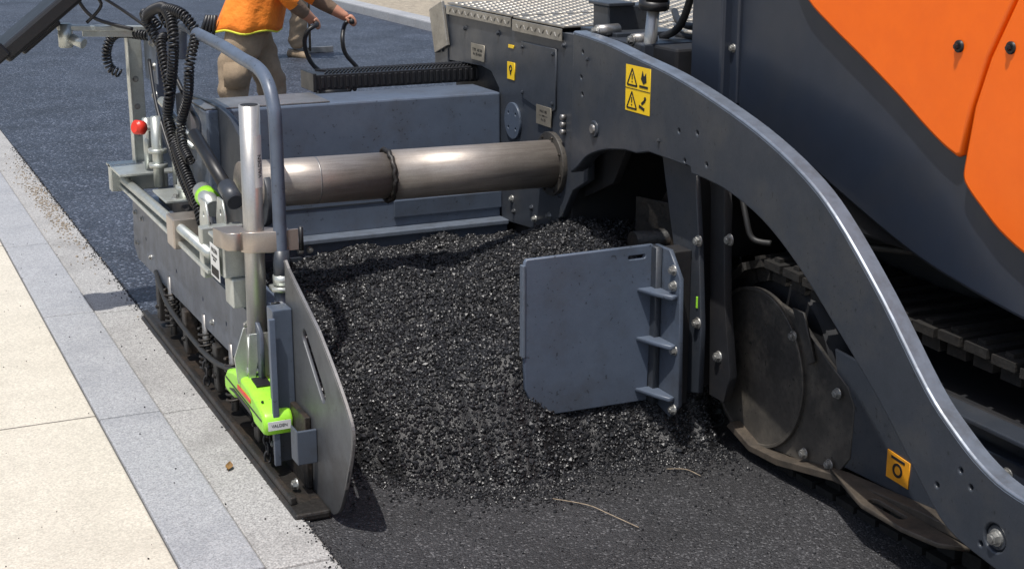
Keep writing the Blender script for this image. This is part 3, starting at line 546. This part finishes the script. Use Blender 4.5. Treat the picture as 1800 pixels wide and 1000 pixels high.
ap=[(6.32,.50),(6.32,1.00),(6.21,1.02),(5.75,1.045)]+cr([(5.57,1.045),(5.42,1.03),(5.30,.99),(5.16,.93),(5.0,.90),(4.93,.84),(4.93,.76),(5.0,.70),(5.2,.66)],4)+[(5.35,.50)]
plate('extension_end_plate',ap,'X',1.345,1.37,M['dark'],EG,bev=.003,holes=[circ(5.9,.62,.012,12),circ(5.6,.6,.012,12)])
plate('extension_label',[(5.92,.80),(5.80,.80),(5.80,.70),(5.92,.70)],'X',1.341,1.345,M['amber'],EG,bev=.0005)
plate('extension_label_icon',circ(5.86,.75,.03,3),'X',1.3395,1.3415,M['ink'],EG,holes=[circ(5.86,.75,.018,3)],bev=.0003)
# sensor
plate('sensor_fork',[(1.155,.46),(1.165,.46),(1.17,.30),(1.155,.27),(1.13,.27),(1.12,.36)],'Y',4.60,4.606,M['galv'],EG)
box('sensor_fork_bracket',1.175,1.245,4.60,4.66,.36,.42,M['galv'],EG,bev=.004)
plate('sensor_fork',[(1.17,.44),(1.25,.44),(1.245,.34),(1.235,.27),(1.21,.29),(1.20,.37),(1.185,.29),(1.16,.27)],'Y',4.585,4.592,M['galv'],EG,bev=.001)
plate('sensor_fork_side',[(4.59,.43),(4.66,.40),(4.65,.27),(4.60,.26)],'X',1.165,1.172,M['galv'],EG)
cyl('sensor_pin',(1.16,4.60,.31),(1.26,4.60,.31),.012,M['galv'],EG,seg=16)
so_=[(4.83,.185),(4.83,.225),(4.79,.262),(4.70,.285),(4.62,.292),(4.52,.285),(4.42,.268),(4.345,.250),(4.325,.230),(4.325,.182),(4.345,.176),(4.45,.178),(4.48,.20),(4.68,.205),(4.71,.182),(4.81,.178)]
plate('sonic_sensor',so_,'X',1.137,1.235,M['lime'],EG,bev=.012)
plate('sensor_cover_seam',[(4.80,.230),(4.35,.220),(4.35,.226),(4.80,.236)],'X',1.1355,1.138,M['ink'],EG,bev=.0003)
plate('sensor_grip',[(4.76,.205),(4.70,.222),(4.50,.218),(4.46,.200),(4.68,.210)],'X',1.1345,1.1375,M['ink'],EG,bev=.0003)
box('sensor_display',1.165,1.215,4.50,4.57,.286,.292,M['black'],EG,bev=.001,rot=rotm('X',6)); box('sensor_display',1.165,1.215,4.68,4.73,.283,.290,M['black'],EG,bev=.001,rot=rotm('X',-10))
for x in (1.155,1.217): bolt((x,4.40,.266),'z',.005,EG,M['black'],False)
for y in (4.40,4.77): cyl('sensor_eye',(1.185,y,.165),(1.185,y,.185),.03,M['black'],EG,seg=24)
plate('sensor_label',[(1.15,.195),(1.225,.195),(1.225,.225),(1.15,.225)],'Y',4.3235,4.3255,M['white'],EG,bev=.0002); text('sensor_text','VALDEN',.014,M['ink'],EG,'-y',(1.187,4.323,.210))
plate('sensor_stripe',[(4.64,.240),(4.48,.240),(4.48,.255),(4.64,.255)],'X',1.1345,1.1375,M['red'],EG,bev=.0003)
cyl('sensor_plug',(1.225,4.40,.25),(1.235,4.40,.315),.018,M['zincbolt'],EG,seg=20); cyl('sensor_plug_body',(1.235,4.40,.31),(1.24,4.41,.37),.015,M['black'],EG,seg=20)
coil('sensor_cable',[(1.24,4.41,.36),(1.22,4.38,.42),(1.22,4.42,.50),(1.235,4.48,.57)],.012,M['black'],EG,pitch=.011,wr=.004)
# coiled cables
coil('coiled_cable',[(1.25,6.05,1.22),(1.20,6.1,1.34),(1.22,5.9,1.40),(1.22,5.75,1.38),(1.21,5.66,1.30),(1.21,5.70,1.20),(1.21,5.78,1.08),(1.21,5.85,.98),(1.21,5.75,.90),(1.20,5.60,.84),(1.20,5.40,.74),(1.20,5.30,.66)],.018,M['black'],EG,pitch=.016)
coil('coiled_cable',[(1.24,5.95,1.28),(1.20,5.85,1.26),(1.20,5.75,1.10),(1.20,5.80,.98),(1.20,5.72,.88),(1.20,5.60,.78),(1.21,5.45,.70)],.016,M['black'],EG,pitch=.016)
coil('coiled_cable',[(1.26,6.4,1.24),(1.16,6.55,1.24),(1.12,6.60,1.17),(1.13,6.62,1.09),(1.17,6.6,1.06)],.018,M['black'],EG,pitch=.016)
coil('coiled_cable',[(1.25,5.86,1.36),(1.22,5.80,1.40),(1.25,5.66,1.39),(1.285,5.60,1.33)],.018,M['black'],EG,pitch=.016)
coil('coiled_cable',[(1.27,5.55,1.32),(1.23,5.50,1.22),(1.23,5.56,1.10),(1.22,5.66,.98),(1.21,5.60,.90),(1.21,5.50,.86)],.016,M['black'],EG,pitch=.016)
coil('coiled_cable',[(1.25,6.1,1.30),(1.22,6.2,1.35),(1.24,6.32,1.32),(1.28,6.36,1.25)],.017,M['black'],EG,pitch=.016)
coil('coiled_cable',[(1.29,5.92,1.28),(1.25,5.93,1.33),(1.24,5.98,1.38),(1.28,6.05,1.37),(1.31,6.02,1.30),(1.29,5.96,1.24)],.017,M['black'],EG,pitch=.016)
tube('cable',[(1.20,6.4,1.27),(1.05,6.45,1.32),(.98,6.45,1.42),(.96,6.45,1.5)],.008,M['black'],EG,smoothn=8)
tube('cable',[(1.02,6.45,1.30),(1.08,6.42,1.38),(1.0,6.4,1.46),(1.15,6.4,1.36),(1.25,6.35,1.28)],.007,M['black'],EG,smoothn=8)
tube('cable',[(1.22,5.3,.66),(1.22,5.1,.60),(1.22,4.95,.56)],.009,M['black'],EG,smoothn=8)
tube('cable',[(1.23,5.9,1.2),(1.26,5.7,1.05),(1.25,5.5,1.0),(1.22,5.4,.95)],.010,M['black'],EG,smoothn=8)
tube('cable',[(1.24,6.3,1.15),(1.22,6.1,.98),(1.23,5.9,.80),(1.24,5.7,.70)],.008,M['black'],EG,smoothn=8)

# ------------------------------------------------------------------ asphalt pile
def vnoise(x,y,s,seed):
    r=np.random.default_rng(seed).random((64,64)); fx=(x*s)%64; fy=(y*s)%64
    ix=fx.astype(int);iy=fy.astype(int);u=fx-ix;v=fy-iy;u=u*u*(3-2*u);v=v*v*(3-2*v)
    a=r[ix%64,iy%64];b=r[(ix+1)%64,iy%64];c=r[ix%64,(iy+1)%64];d=r[(ix+1)%64,(iy+1)%64]
    return (a*(1-u)+b*u)*(1-v)+(c*(1-u)+d*u)*v-.5
bx=np.array([1.2,1.3,1.45,1.57,1.70,1.82,1.95,2.09,2.34,2.55,2.64,2.69,2.9,3.2]); by=np.array([4.42,4.40,4.34,4.18,4.07,4.00,3.99,4.03,4.06,4.0,4.0,4.2,4.3,4.3])
def ph(x,y):
    yb=np.interp(x,bx,by)+.06*vnoise(x,y*0,9,1)+.03*vnoise(x,y*0,25,5)
    d=np.maximum(y-yb,-.05)
    z=.50*(1-np.exp(-d/.44))
    z+=np.clip((x-2.10)/.45,0,1)*.155*np.clip(d/.6,0,1)*np.clip((5.35-y)/.3,0,1)
    z-=.04*np.exp(-((y-5.45)/.2)**2)
    z+=.12*np.exp(-(((x-1.97)/.13)**2+((y-4.25)/.13)**2))
    amp=np.clip(d/.2,0,1)
    z+=amp*(.05*vnoise(x,y,3.3,2)+.035*vnoise(x,y,9,3)+.016*vnoise(x,y,28,4))+.010*vnoise(x,y,70,6)*np.clip(d/.05,0,1)
    return np.minimum(z,.69)
nx,ny=230,210
gx=np.linspace(1.269,3.05,nx); gy=np.linspace(3.92,5.512,ny); X,Y=np.meshgrid(gx,gy,indexing='ij'); Z=ph(X,Y)
V=np.stack([X,Y,Z],-1).reshape(-1,3); idx=np.arange(nx*ny).reshape(nx,ny)
Q=np.stack([idx[:-1,:-1],idx[1:,:-1],idx[1:,1:],idx[:-1,1:]],-1).reshape(-1,4)
keep=(V[Q][:,:,2].max(1)>.0005); Q=Q[keep]
PILE=empty('asphalt_pile')
def bigmesh(name,V,F,m,par,smooth):
    k=F.shape[1]; me=bpy.data.meshes.new(name); me.vertices.add(len(V)); me.vertices.foreach_set('co',V.astype(np.float32).ravel())
    me.loops.add(F.size); me.loops.foreach_set('vertex_index',F.astype(np.int32).ravel()); me.polygons.add(len(F)); me.polygons.foreach_set('loop_start',np.arange(0,F.size,k,dtype=np.int32))
    me.polygons.foreach_set('use_smooth',np.full(len(F),smooth)); me.update(calc_edges=True); me.validate(); return addmesh(name,me,m,par)
bigmesh('pile_mass',V,Q,M['pile'],PILE,True)
bm=bmesh.new(); bmesh.ops.create_icosphere(bm,subdivisions=1,radius=1); IV=np.array([v.co[:] for v in bm.verts]); IF=np.array([[v.index for v in f.verts] for f in bm.faces]); bm.free()
def stones(name,P,S,m,par):
    n=len(P); vs=IV[None]*(1+.55*(rng.random((n,12,1))-.5)); vs=vs*(rng.uniform(.6,1.2,(n,1,3)))
    q=rng.normal(size=(n,4)); q/=np.linalg.norm(q,axis=1)[:,None]; w,x,y,z=q.T
    R=np.stack([1-2*(y*y+z*z),2*(x*y-w*z),2*(x*z+w*y),2*(x*y+w*z),1-2*(x*x+z*z),2*(y*z-w*x),2*(x*z-w*y),2*(y*z+w*x),1-2*(x*x+y*y)],1).reshape(n,3,3)
    vs=np.einsum('nij,nkj->nki',R,vs)*S[:,None,None]+P[:,None,:]
    F=(IF[None]+np.arange(n)[:,None,None]*12).reshape(-1,3); return bigmesh(name,vs.reshape(-1,3),F,m,par,False)
n=66000; x=rng.uniform(1.275,2.95,n); y=rng.uniform(3.92,5.5,n); z=ph(x,y); k=z>.001; x,y,z=x[k],y[k],z[k]
S=rng.uniform(.0032,.0072,len(x))*(1+.6*(rng.random(len(x))<.08))
stones('pile_stones',np.stack([x,y,z+S*.5],1),S,M['stone'],PILE)
n=4200; x=rng.uniform(1.3,2.68,n); d=rng.exponential(.055,n); y=np.interp(x,bx,by)-d+.015; S=rng.uniform(.003,.0065,n); stones('loose_stones',np.stack([x,y,S*.5],1),S,M['stone'],PILE)
n=1500; x=rng.uniform(1.2,2.7,n); y=rng.uniform(2.8,4.1,n); S=rng.uniform(.0015,.004,n); stones('scattered_grit',np.stack([x,y,S*.4],1),S,M['stone'],PILE)
n=1700; y=rng.uniform(3.4,11,n); x=1.175-rng.exponential(.013,n); S=rng.uniform(.0018,.0045,n); k=x>1.0; stones('edge_crumbs',np.stack([x,y,.016+S*.4],1)[k],S[k],M['stone'],PILE)
n=650; y=rng.normal(9.0,.7,n); x=np.clip(rng.normal(1.10,.035,n),.98,1.165); S=rng.uniform(.002,.007,n); stones('sandy_crumbs',np.stack([x,y,.016+S*.3],1),S,M['sandstone'],None)
n=160; y=rng.uniform(3.5,8,n); x=rng.uniform(-.3,1.1,n); S=rng.uniform(.0015,.0035,n); stones('pavement_grit',np.stack([x,y,.03+S*.3],1),S,M['stone'],None)
# ------------------------------------------------------------------ debris
def leaf(name,x,y,z,s,a):
    V=[];F=[]
    for i in range(7):
        t=i/6; w=math.sin(math.pi*t)*.28
        for sd in (-1,0,1): 
            u=(t-.5)*s; v=sd*w*s; V.append((x+u*math.cos(a)-v*math.sin(a),y+u*math.sin(a)+v*math.cos(a),z+.002+.008*abs(sd)+.010*t*t))
    for i in range(6):
        for k in range(2): b=i*3+k; F.append((b,b+1,b+4,b+3))
    npmesh(name,V,F,M['leaf'],None)
leaf('fallen_leaf',1.06,4.50,.016,.045,1.2); leaf('fallen_leaf',.14,4.22,.03,.035,.4)
tube('twig',[(1.93,3.86,.006),(2.0,3.76,.012),(2.03,3.68,.01),(2.07,3.56,.006)],.0014,M['twig'],None,seg=6,smoothn=5)
tube('twig',[(2.38,3.92,.005),(2.43,3.88,.010),(2.45,3.82,.006)],.0012,M['twig'],None,seg=6,smoothn=5)
tube('twig',[(.12,5.62,.034),(.2,5.60,.038),(.33,5.61,.036)],.002,M['twig'],None,seg=6,smoothn=5)

# ------------------------------------------------------------------ worker
def worker(P,f,handR,handL,name='road_worker'):
    W=empty(name); P=Vector(P); f=Vector((f[0],f[1],0)).normalized(); l=Vector((-f.y,f.x,0)); up=Vector((0,0,1))
    def q(a,b,z): return P+f*a+l*b+up*(z-P.z)
    vs=[];rad=[];ed=[];ix={}
    def add(n,co,r,pr=None,r2=None):
        ix[n]=len(vs); vs.append(tuple(co)); rad.append((r,r2 or r))
        if pr: ed.append((ix[pr],ix[n]))
    add('pel',q(0,0,.95),.16); add('wai',q(.05,0,1.10),.15,'pel'); add('che',q(.14,0,1.28),.16,'wai'); add('nb',q(.19,0,1.41),.10,'che'); add('nk',q(.23,0,1.50),.058,'nb'); add('hd',q(.26,0,1.57),.06,'nk')
    for s,h in ((1,handL),(-1,handR)):
        h=Vector(h); sh=q(.17,s*.17,1.39); out=q(0,s*.07,0)-q(0,0,0)
        el=(sh+h)/2+out-f*.03-up*.04; S='L' if s>0 else 'R'
        wr=el+(h-el)*.80
        add('sh'+S,sh,.078,'nb'); add('ua'+S,sh.lerp(el,.5),.070,'sh'+S); add('el'+S,el,.060,'ua'+S); add('fa'+S,el.lerp(wr,.45),.054,'el'+S); add('wr'+S,wr,.034,'fa'+S); add('pm'+S,wr.lerp(h,.6),.038,'wr'+S,.024)
        a=.10 if s>0 else -.14
        add('hip'+S,q(0,s*.10,.87),.135,'pel'); add('th'+S,q(a*.8+.02,s*.13,.68),.120,'hip'+S); add('kn'+S,q(a+.06,s*.14,.49),.100,'th'+S); add('cf'+S,q(a,s*.145,.30),.098,'kn'+S); add('an'+S,q(a-.04,s*.15,.10),.078,'cf'+S)
        c=q(a-.04,s*.15,.0)
        V,F=sweep([c-f*.09+up*.05,c-f*.02+up*.055,c+f*.08+up*.045,c+f*.17+up*.035,c+f*.20+up*.03],[.045,.052,.046,.04,.02],12); npmesh('boot',V,F,M['boot'],W)
        wd=(h-wr).normalized()
        for i in range(4):
            off=l*(.030-.020*i); b=wr.lerp(h,.55)+off+up*.004; L=[.9,1.,.95,.78][i]
            pts=[b,h+off+up*.026-wd*.006,h+off+wd*.026*L+up*.010,h+off+wd*.022*L-up*.016,h+off-wd*.004-up*.024*L]
            V,F=sweep(cr(pts,4),[.0105]*8+[.0092]*9,8); npmesh('finger',V,F,M['skin'],W)
        tb=wr.lerp(h,.35)+l*s*-.028; pts=[tb,tb.lerp(h,.5)-up*.012+l*s*-.018,h-up*.022+l*s*-.012,h-up*.02+wd*.018]
        V,F=sweep(cr(pts,4),.0115,8); npmesh('thumb',V,F,M['skin'],W)
    me=bpy.data.meshes.new('body'); me.from_pydata(vs,ed,[]); o=bpy.data.objects.new('t',me); COL.objects.link(o)
    o.modifiers.new('s','SKIN')
    for i,v in enumerate(me.skin_vertices[0].data): v.radius=rad[i]; v.use_root=(i==0)
    o.modifiers['s'].use_smooth_shade=True; sd=o.modifiers.new('d','SUBSURF'); sd.levels=3; sd.render_levels=3
    bpy.context.view_layer.update(); me2=bpy.data.meshes.new_from_object(o.evaluated_get(bpy.context.evaluated_depsgraph_get())); bpy.data.objects.remove(o)
    me2.materials.clear()
    for k in ('khaki','hivis','cuff','skin','hivisy'): me2.materials.append(M[k])
    V0=[Vector(v) for v in vs]; lab={}
    for n,i in ix.items():
        lab[i]=0 if n[:3] in('hip','pel') or n[:2] in('th','kn','cf','an') else 3 if n[:2] in('wr','pm','nk','hd') else 2 if n[:2] in('fa',) else 1
    for p in me2.polygons:
        c=p.center; best=min(range(len(V0)),key=lambda i:(V0[i]-c).length-rad[i][0]*.5); p.material_index=lab[best]; p.use_smooth=True
    for v in me2.vertices:
        c=v.co
        if c.z<.84: 
            rr=.007*math.sin(c.z*34+c.x*21+c.y*9)+.004*math.sin(c.z*61-c.x*33); v.co=c+v.normal*rr
    b=bpy.data.objects.new('body',me2); COL.objects.link(b); b.parent=W
    pc=q(-.06,-.255,.66); R3=Matrix(((f.x,l.x,0),(f.y,l.y,0),(0,0,1)))
    bm=bmesh.new(); bmesh.ops.create_cube(bm,size=1); bmesh.ops.scale(bm,vec=(.15,.03,.17),verts=bm.verts); bmesh.ops.bevel(bm,geom=bm.edges[:],offset=.012,segments=3,affect='EDGES')
    bmesh.ops.rotate(bm,cent=(0,0,0),matrix=R3,verts=bm.verts); bmesh.ops.translate(bm,vec=pc,verts=bm.verts); finish(bm,'cargo_pocket',M['khaki'],W,True)
    V=[];F=[];n=48;rows=9
    for j in range(rows):
        t=j/(rows-1); z=1.30-.37*t; a=.13*(1-t)+.01
        for i in range(n):
            th=2*math.pi*i/n; fold=1+.035*t*math.sin(th*7+1)+.02*t*math.sin(th*11)
            r1=(.185+.035*t)*fold; r2=(.21+.025*t)*fold; V.append(q(a+r1*math.cos(th)*.95,r2*math.sin(th),z+.010*math.sin(th*5)*t))
    for j in range(rows-1):
        for i in range(n): F.append((j*n+i,j*n+(i+1)%n,(j+1)*n+(i+1)%n,(j+1)*n+i))
    ob=npmesh('hi_vis_vest',V,F,M['hivis'],W); ob.data.materials.append(M['refl'])
    for i,p in enumerate(ob.data.polygons):
        if i//n==2: p.material_index=1
    so=ob.modifiers.new('s','SOLIDIFY'); so.thickness=.006
    tube('vest_piping',[V[(rows-1)*n+i%n] for i in range(n+1)],.008,M['hivisy'],W,seg=8)
    bm=bmesh.new(); bmesh.ops.create_uvsphere(bm,u_segments=32,v_segments=20,radius=1)
    for v in bm.verts:
        c=v.co.copy(); jaw=1-.18*max(0,-c.z); v.co=Vector((c.x*.098*jaw,c.y*.076*jaw,c.z*.118))
    hc=q(.29,0,1.65); R=R3
    bmesh.ops.rotate(bm,cent=(0,0,0),matrix=R,verts=bm.verts); bmesh.ops.translate(bm,vec=hc,verts=bm.verts); finish(bm,'head',M['skin'],W,True)
    V,F=sweep([hc+f*.092+up*.015,hc+f*.112-up*.012,hc+f*.118-up*.026,hc+f*.095-up*.032],[.008,.011,.014,.008],8); npmesh('nose',V,F,M['skin'],W)
    for s in (1,-1):
        cyl('ear',hc+l*s*.070-f*.005,hc+l*s*.084-f*.012,.026,M['skin'],W,r2=.022,seg=16,bev=.003)
        cyl('eye',hc+f*.080+l*s*.032,hc+f*.093+l*s*.033,.010,M['ink'],W,seg=12)
    tube('mouth',[hc+f*.094+l*.024-up*.060,hc+f*.102-up*.060,hc+f*.094-l*.024-up*.060],.005,M['cuff'],W,seg=6)
    bm=bmesh.new(); bmesh.ops.create_uvsphere(bm,u_segments=28,v_segments=16,radius=1)
    for v in bm.verts: v.co=Vector((v.co.x*.103-.01,v.co.y*.083,max(v.co.z,-.25 if v.co.x<0 else .25)*.125+.006))
    bmesh.ops.rotate(bm,cent=(0,0,0),matrix=R,verts=bm.verts); bmesh.ops.translate(bm,vec=hc,verts=bm.verts); finish(bm,'hair',M['hair'],W,True)
    g=q(-.19,-.12,.99)
    for i in range(4): V,F=sweep([g-f*(.04-.016*i)+up*.04,g-f*(.07-.022*i)-up*.03,g-f*(.09-.026*i)-up*.09],[.017,.015,.010],8); npmesh('spare_glove',V,F,M['black'],W)
    return W
hR=(2.935,9.36,.965); hL=(3.245,9.56,.955)
worker((2.52,9.56,.95),(.94,-.33),hR,hL)
h2R=(4.62,14.95,1.02); h2L=(4.66,15.10,.85)
worker((4.42,15.35,.95),(.5,-.86),h2R,h2L)
rk=empty('asphalt_rake')
tube('rake_handle',[Vector((4.60,14.89,1.12)),Vector((4.66,15.10,.85)),Vector((4.84,15.7,.03))],.014,M['twig'],rk); box('rake_head',4.6,5.1,15.68,15.73,.02,.08,M['steelw'],rk)
# plate compactor
PC=empty('plate_compactor')
ll=Vector((.33,.94,0))
for h in (hR,hL):
    h=Vector(h); tube('grip',[h-ll*.07,h,h+ll*.07],.018,M['rubber'],PC,seg=14)
R_=Vector(hR);L_=Vector(hL)
tube('handle_bar',[R_+ll*.06,R_-ll*.08,R_-ll*.10+Vector((-.06,0,-.04)),R_+Vector((-.09,-.02,-.14)),R_+Vector((-.03,0,-.27)),R_+Vector((.10,.02,-.35)),R_+Vector((.27,.05,-.37)),(3.23,9.5,.5)],.015,M['black'],PC,seg=12,smoothn=6)
tube('handle_bar',[L_-ll*.06,L_+ll*.07,L_+ll*.08+Vector((-.05,0,-.03)),L_+Vector((-.07,0,-.12)),L_+Vector((-.05,0,-.22)),L_+Vector((.03,0,-.32)),L_+Vector((.03,0,-.38)),(3.20,9.6,.45)],.015,M['black'],PC,seg=12,smoothn=6)
box('engine',2.99,3.26,9.38,9.68,.25,.46,M['dark'],PC,bev=.04); box('base_plate',2.92,3.40,9.3,9.8,.03,.08,M['steelw'],PC,bev=.01); box('exciter',2.98,3.34,9.35,9.75,.08,.25,M['orange'],PC,bev=.03)
cyl('fuel_tank',(3.0,9.6,.47),(3.2,9.6,.47),.05,M['black'],PC,bev=.01)

# ------------------------------------------------------------------ light, sky, camera
w=bpy.data.worlds.new('World'); scene.world=w; w.use_nodes=True; nt=w.node_tree
sky=nt.nodes.new('ShaderNodeTexSky'); sky.sky_type='NISHITA'; sky.sun_disc=False
sd=Vector((-.30,-.20,.95)).normalized()
el=math.asin(sd.z); az=math.atan2(sd.x,sd.y)
sky.sun_elevation=el; sky.sun_rotation=az; sky.air_density=1.0; sky.dust_density=2.5
nt.links.new(sky.outputs[0],nt.nodes['Background'].inputs[0]); nt.nodes['Background'].inputs[1].default_value=.13
sl=bpy.data.lights.new('sun','SUN'); sl.energy=4.3; sl.angle=math.radians(.6); sl.color=(1,.965,.91)
so=bpy.data.objects.new('sun',sl); COL.objects.link(so); so.rotation_euler=sd.to_track_quat('Z','Y').to_euler()
cam=bpy.data.cameras.new('camera'); cam.lens=52.; cam.sensor_width=36; cam.clip_end=2000; cam.clip_start=.05
co=bpy.data.objects.new('camera',cam); COL.objects.link(co); co.location=(0,0,1.9); co.rotation_euler=(math.radians(90-15.48),0,math.radians(-24.86)); scene.camera=co
scene.view_settings.view_transform='Standard'; scene.view_settings.look='None'; scene.view_settings.exposure=0
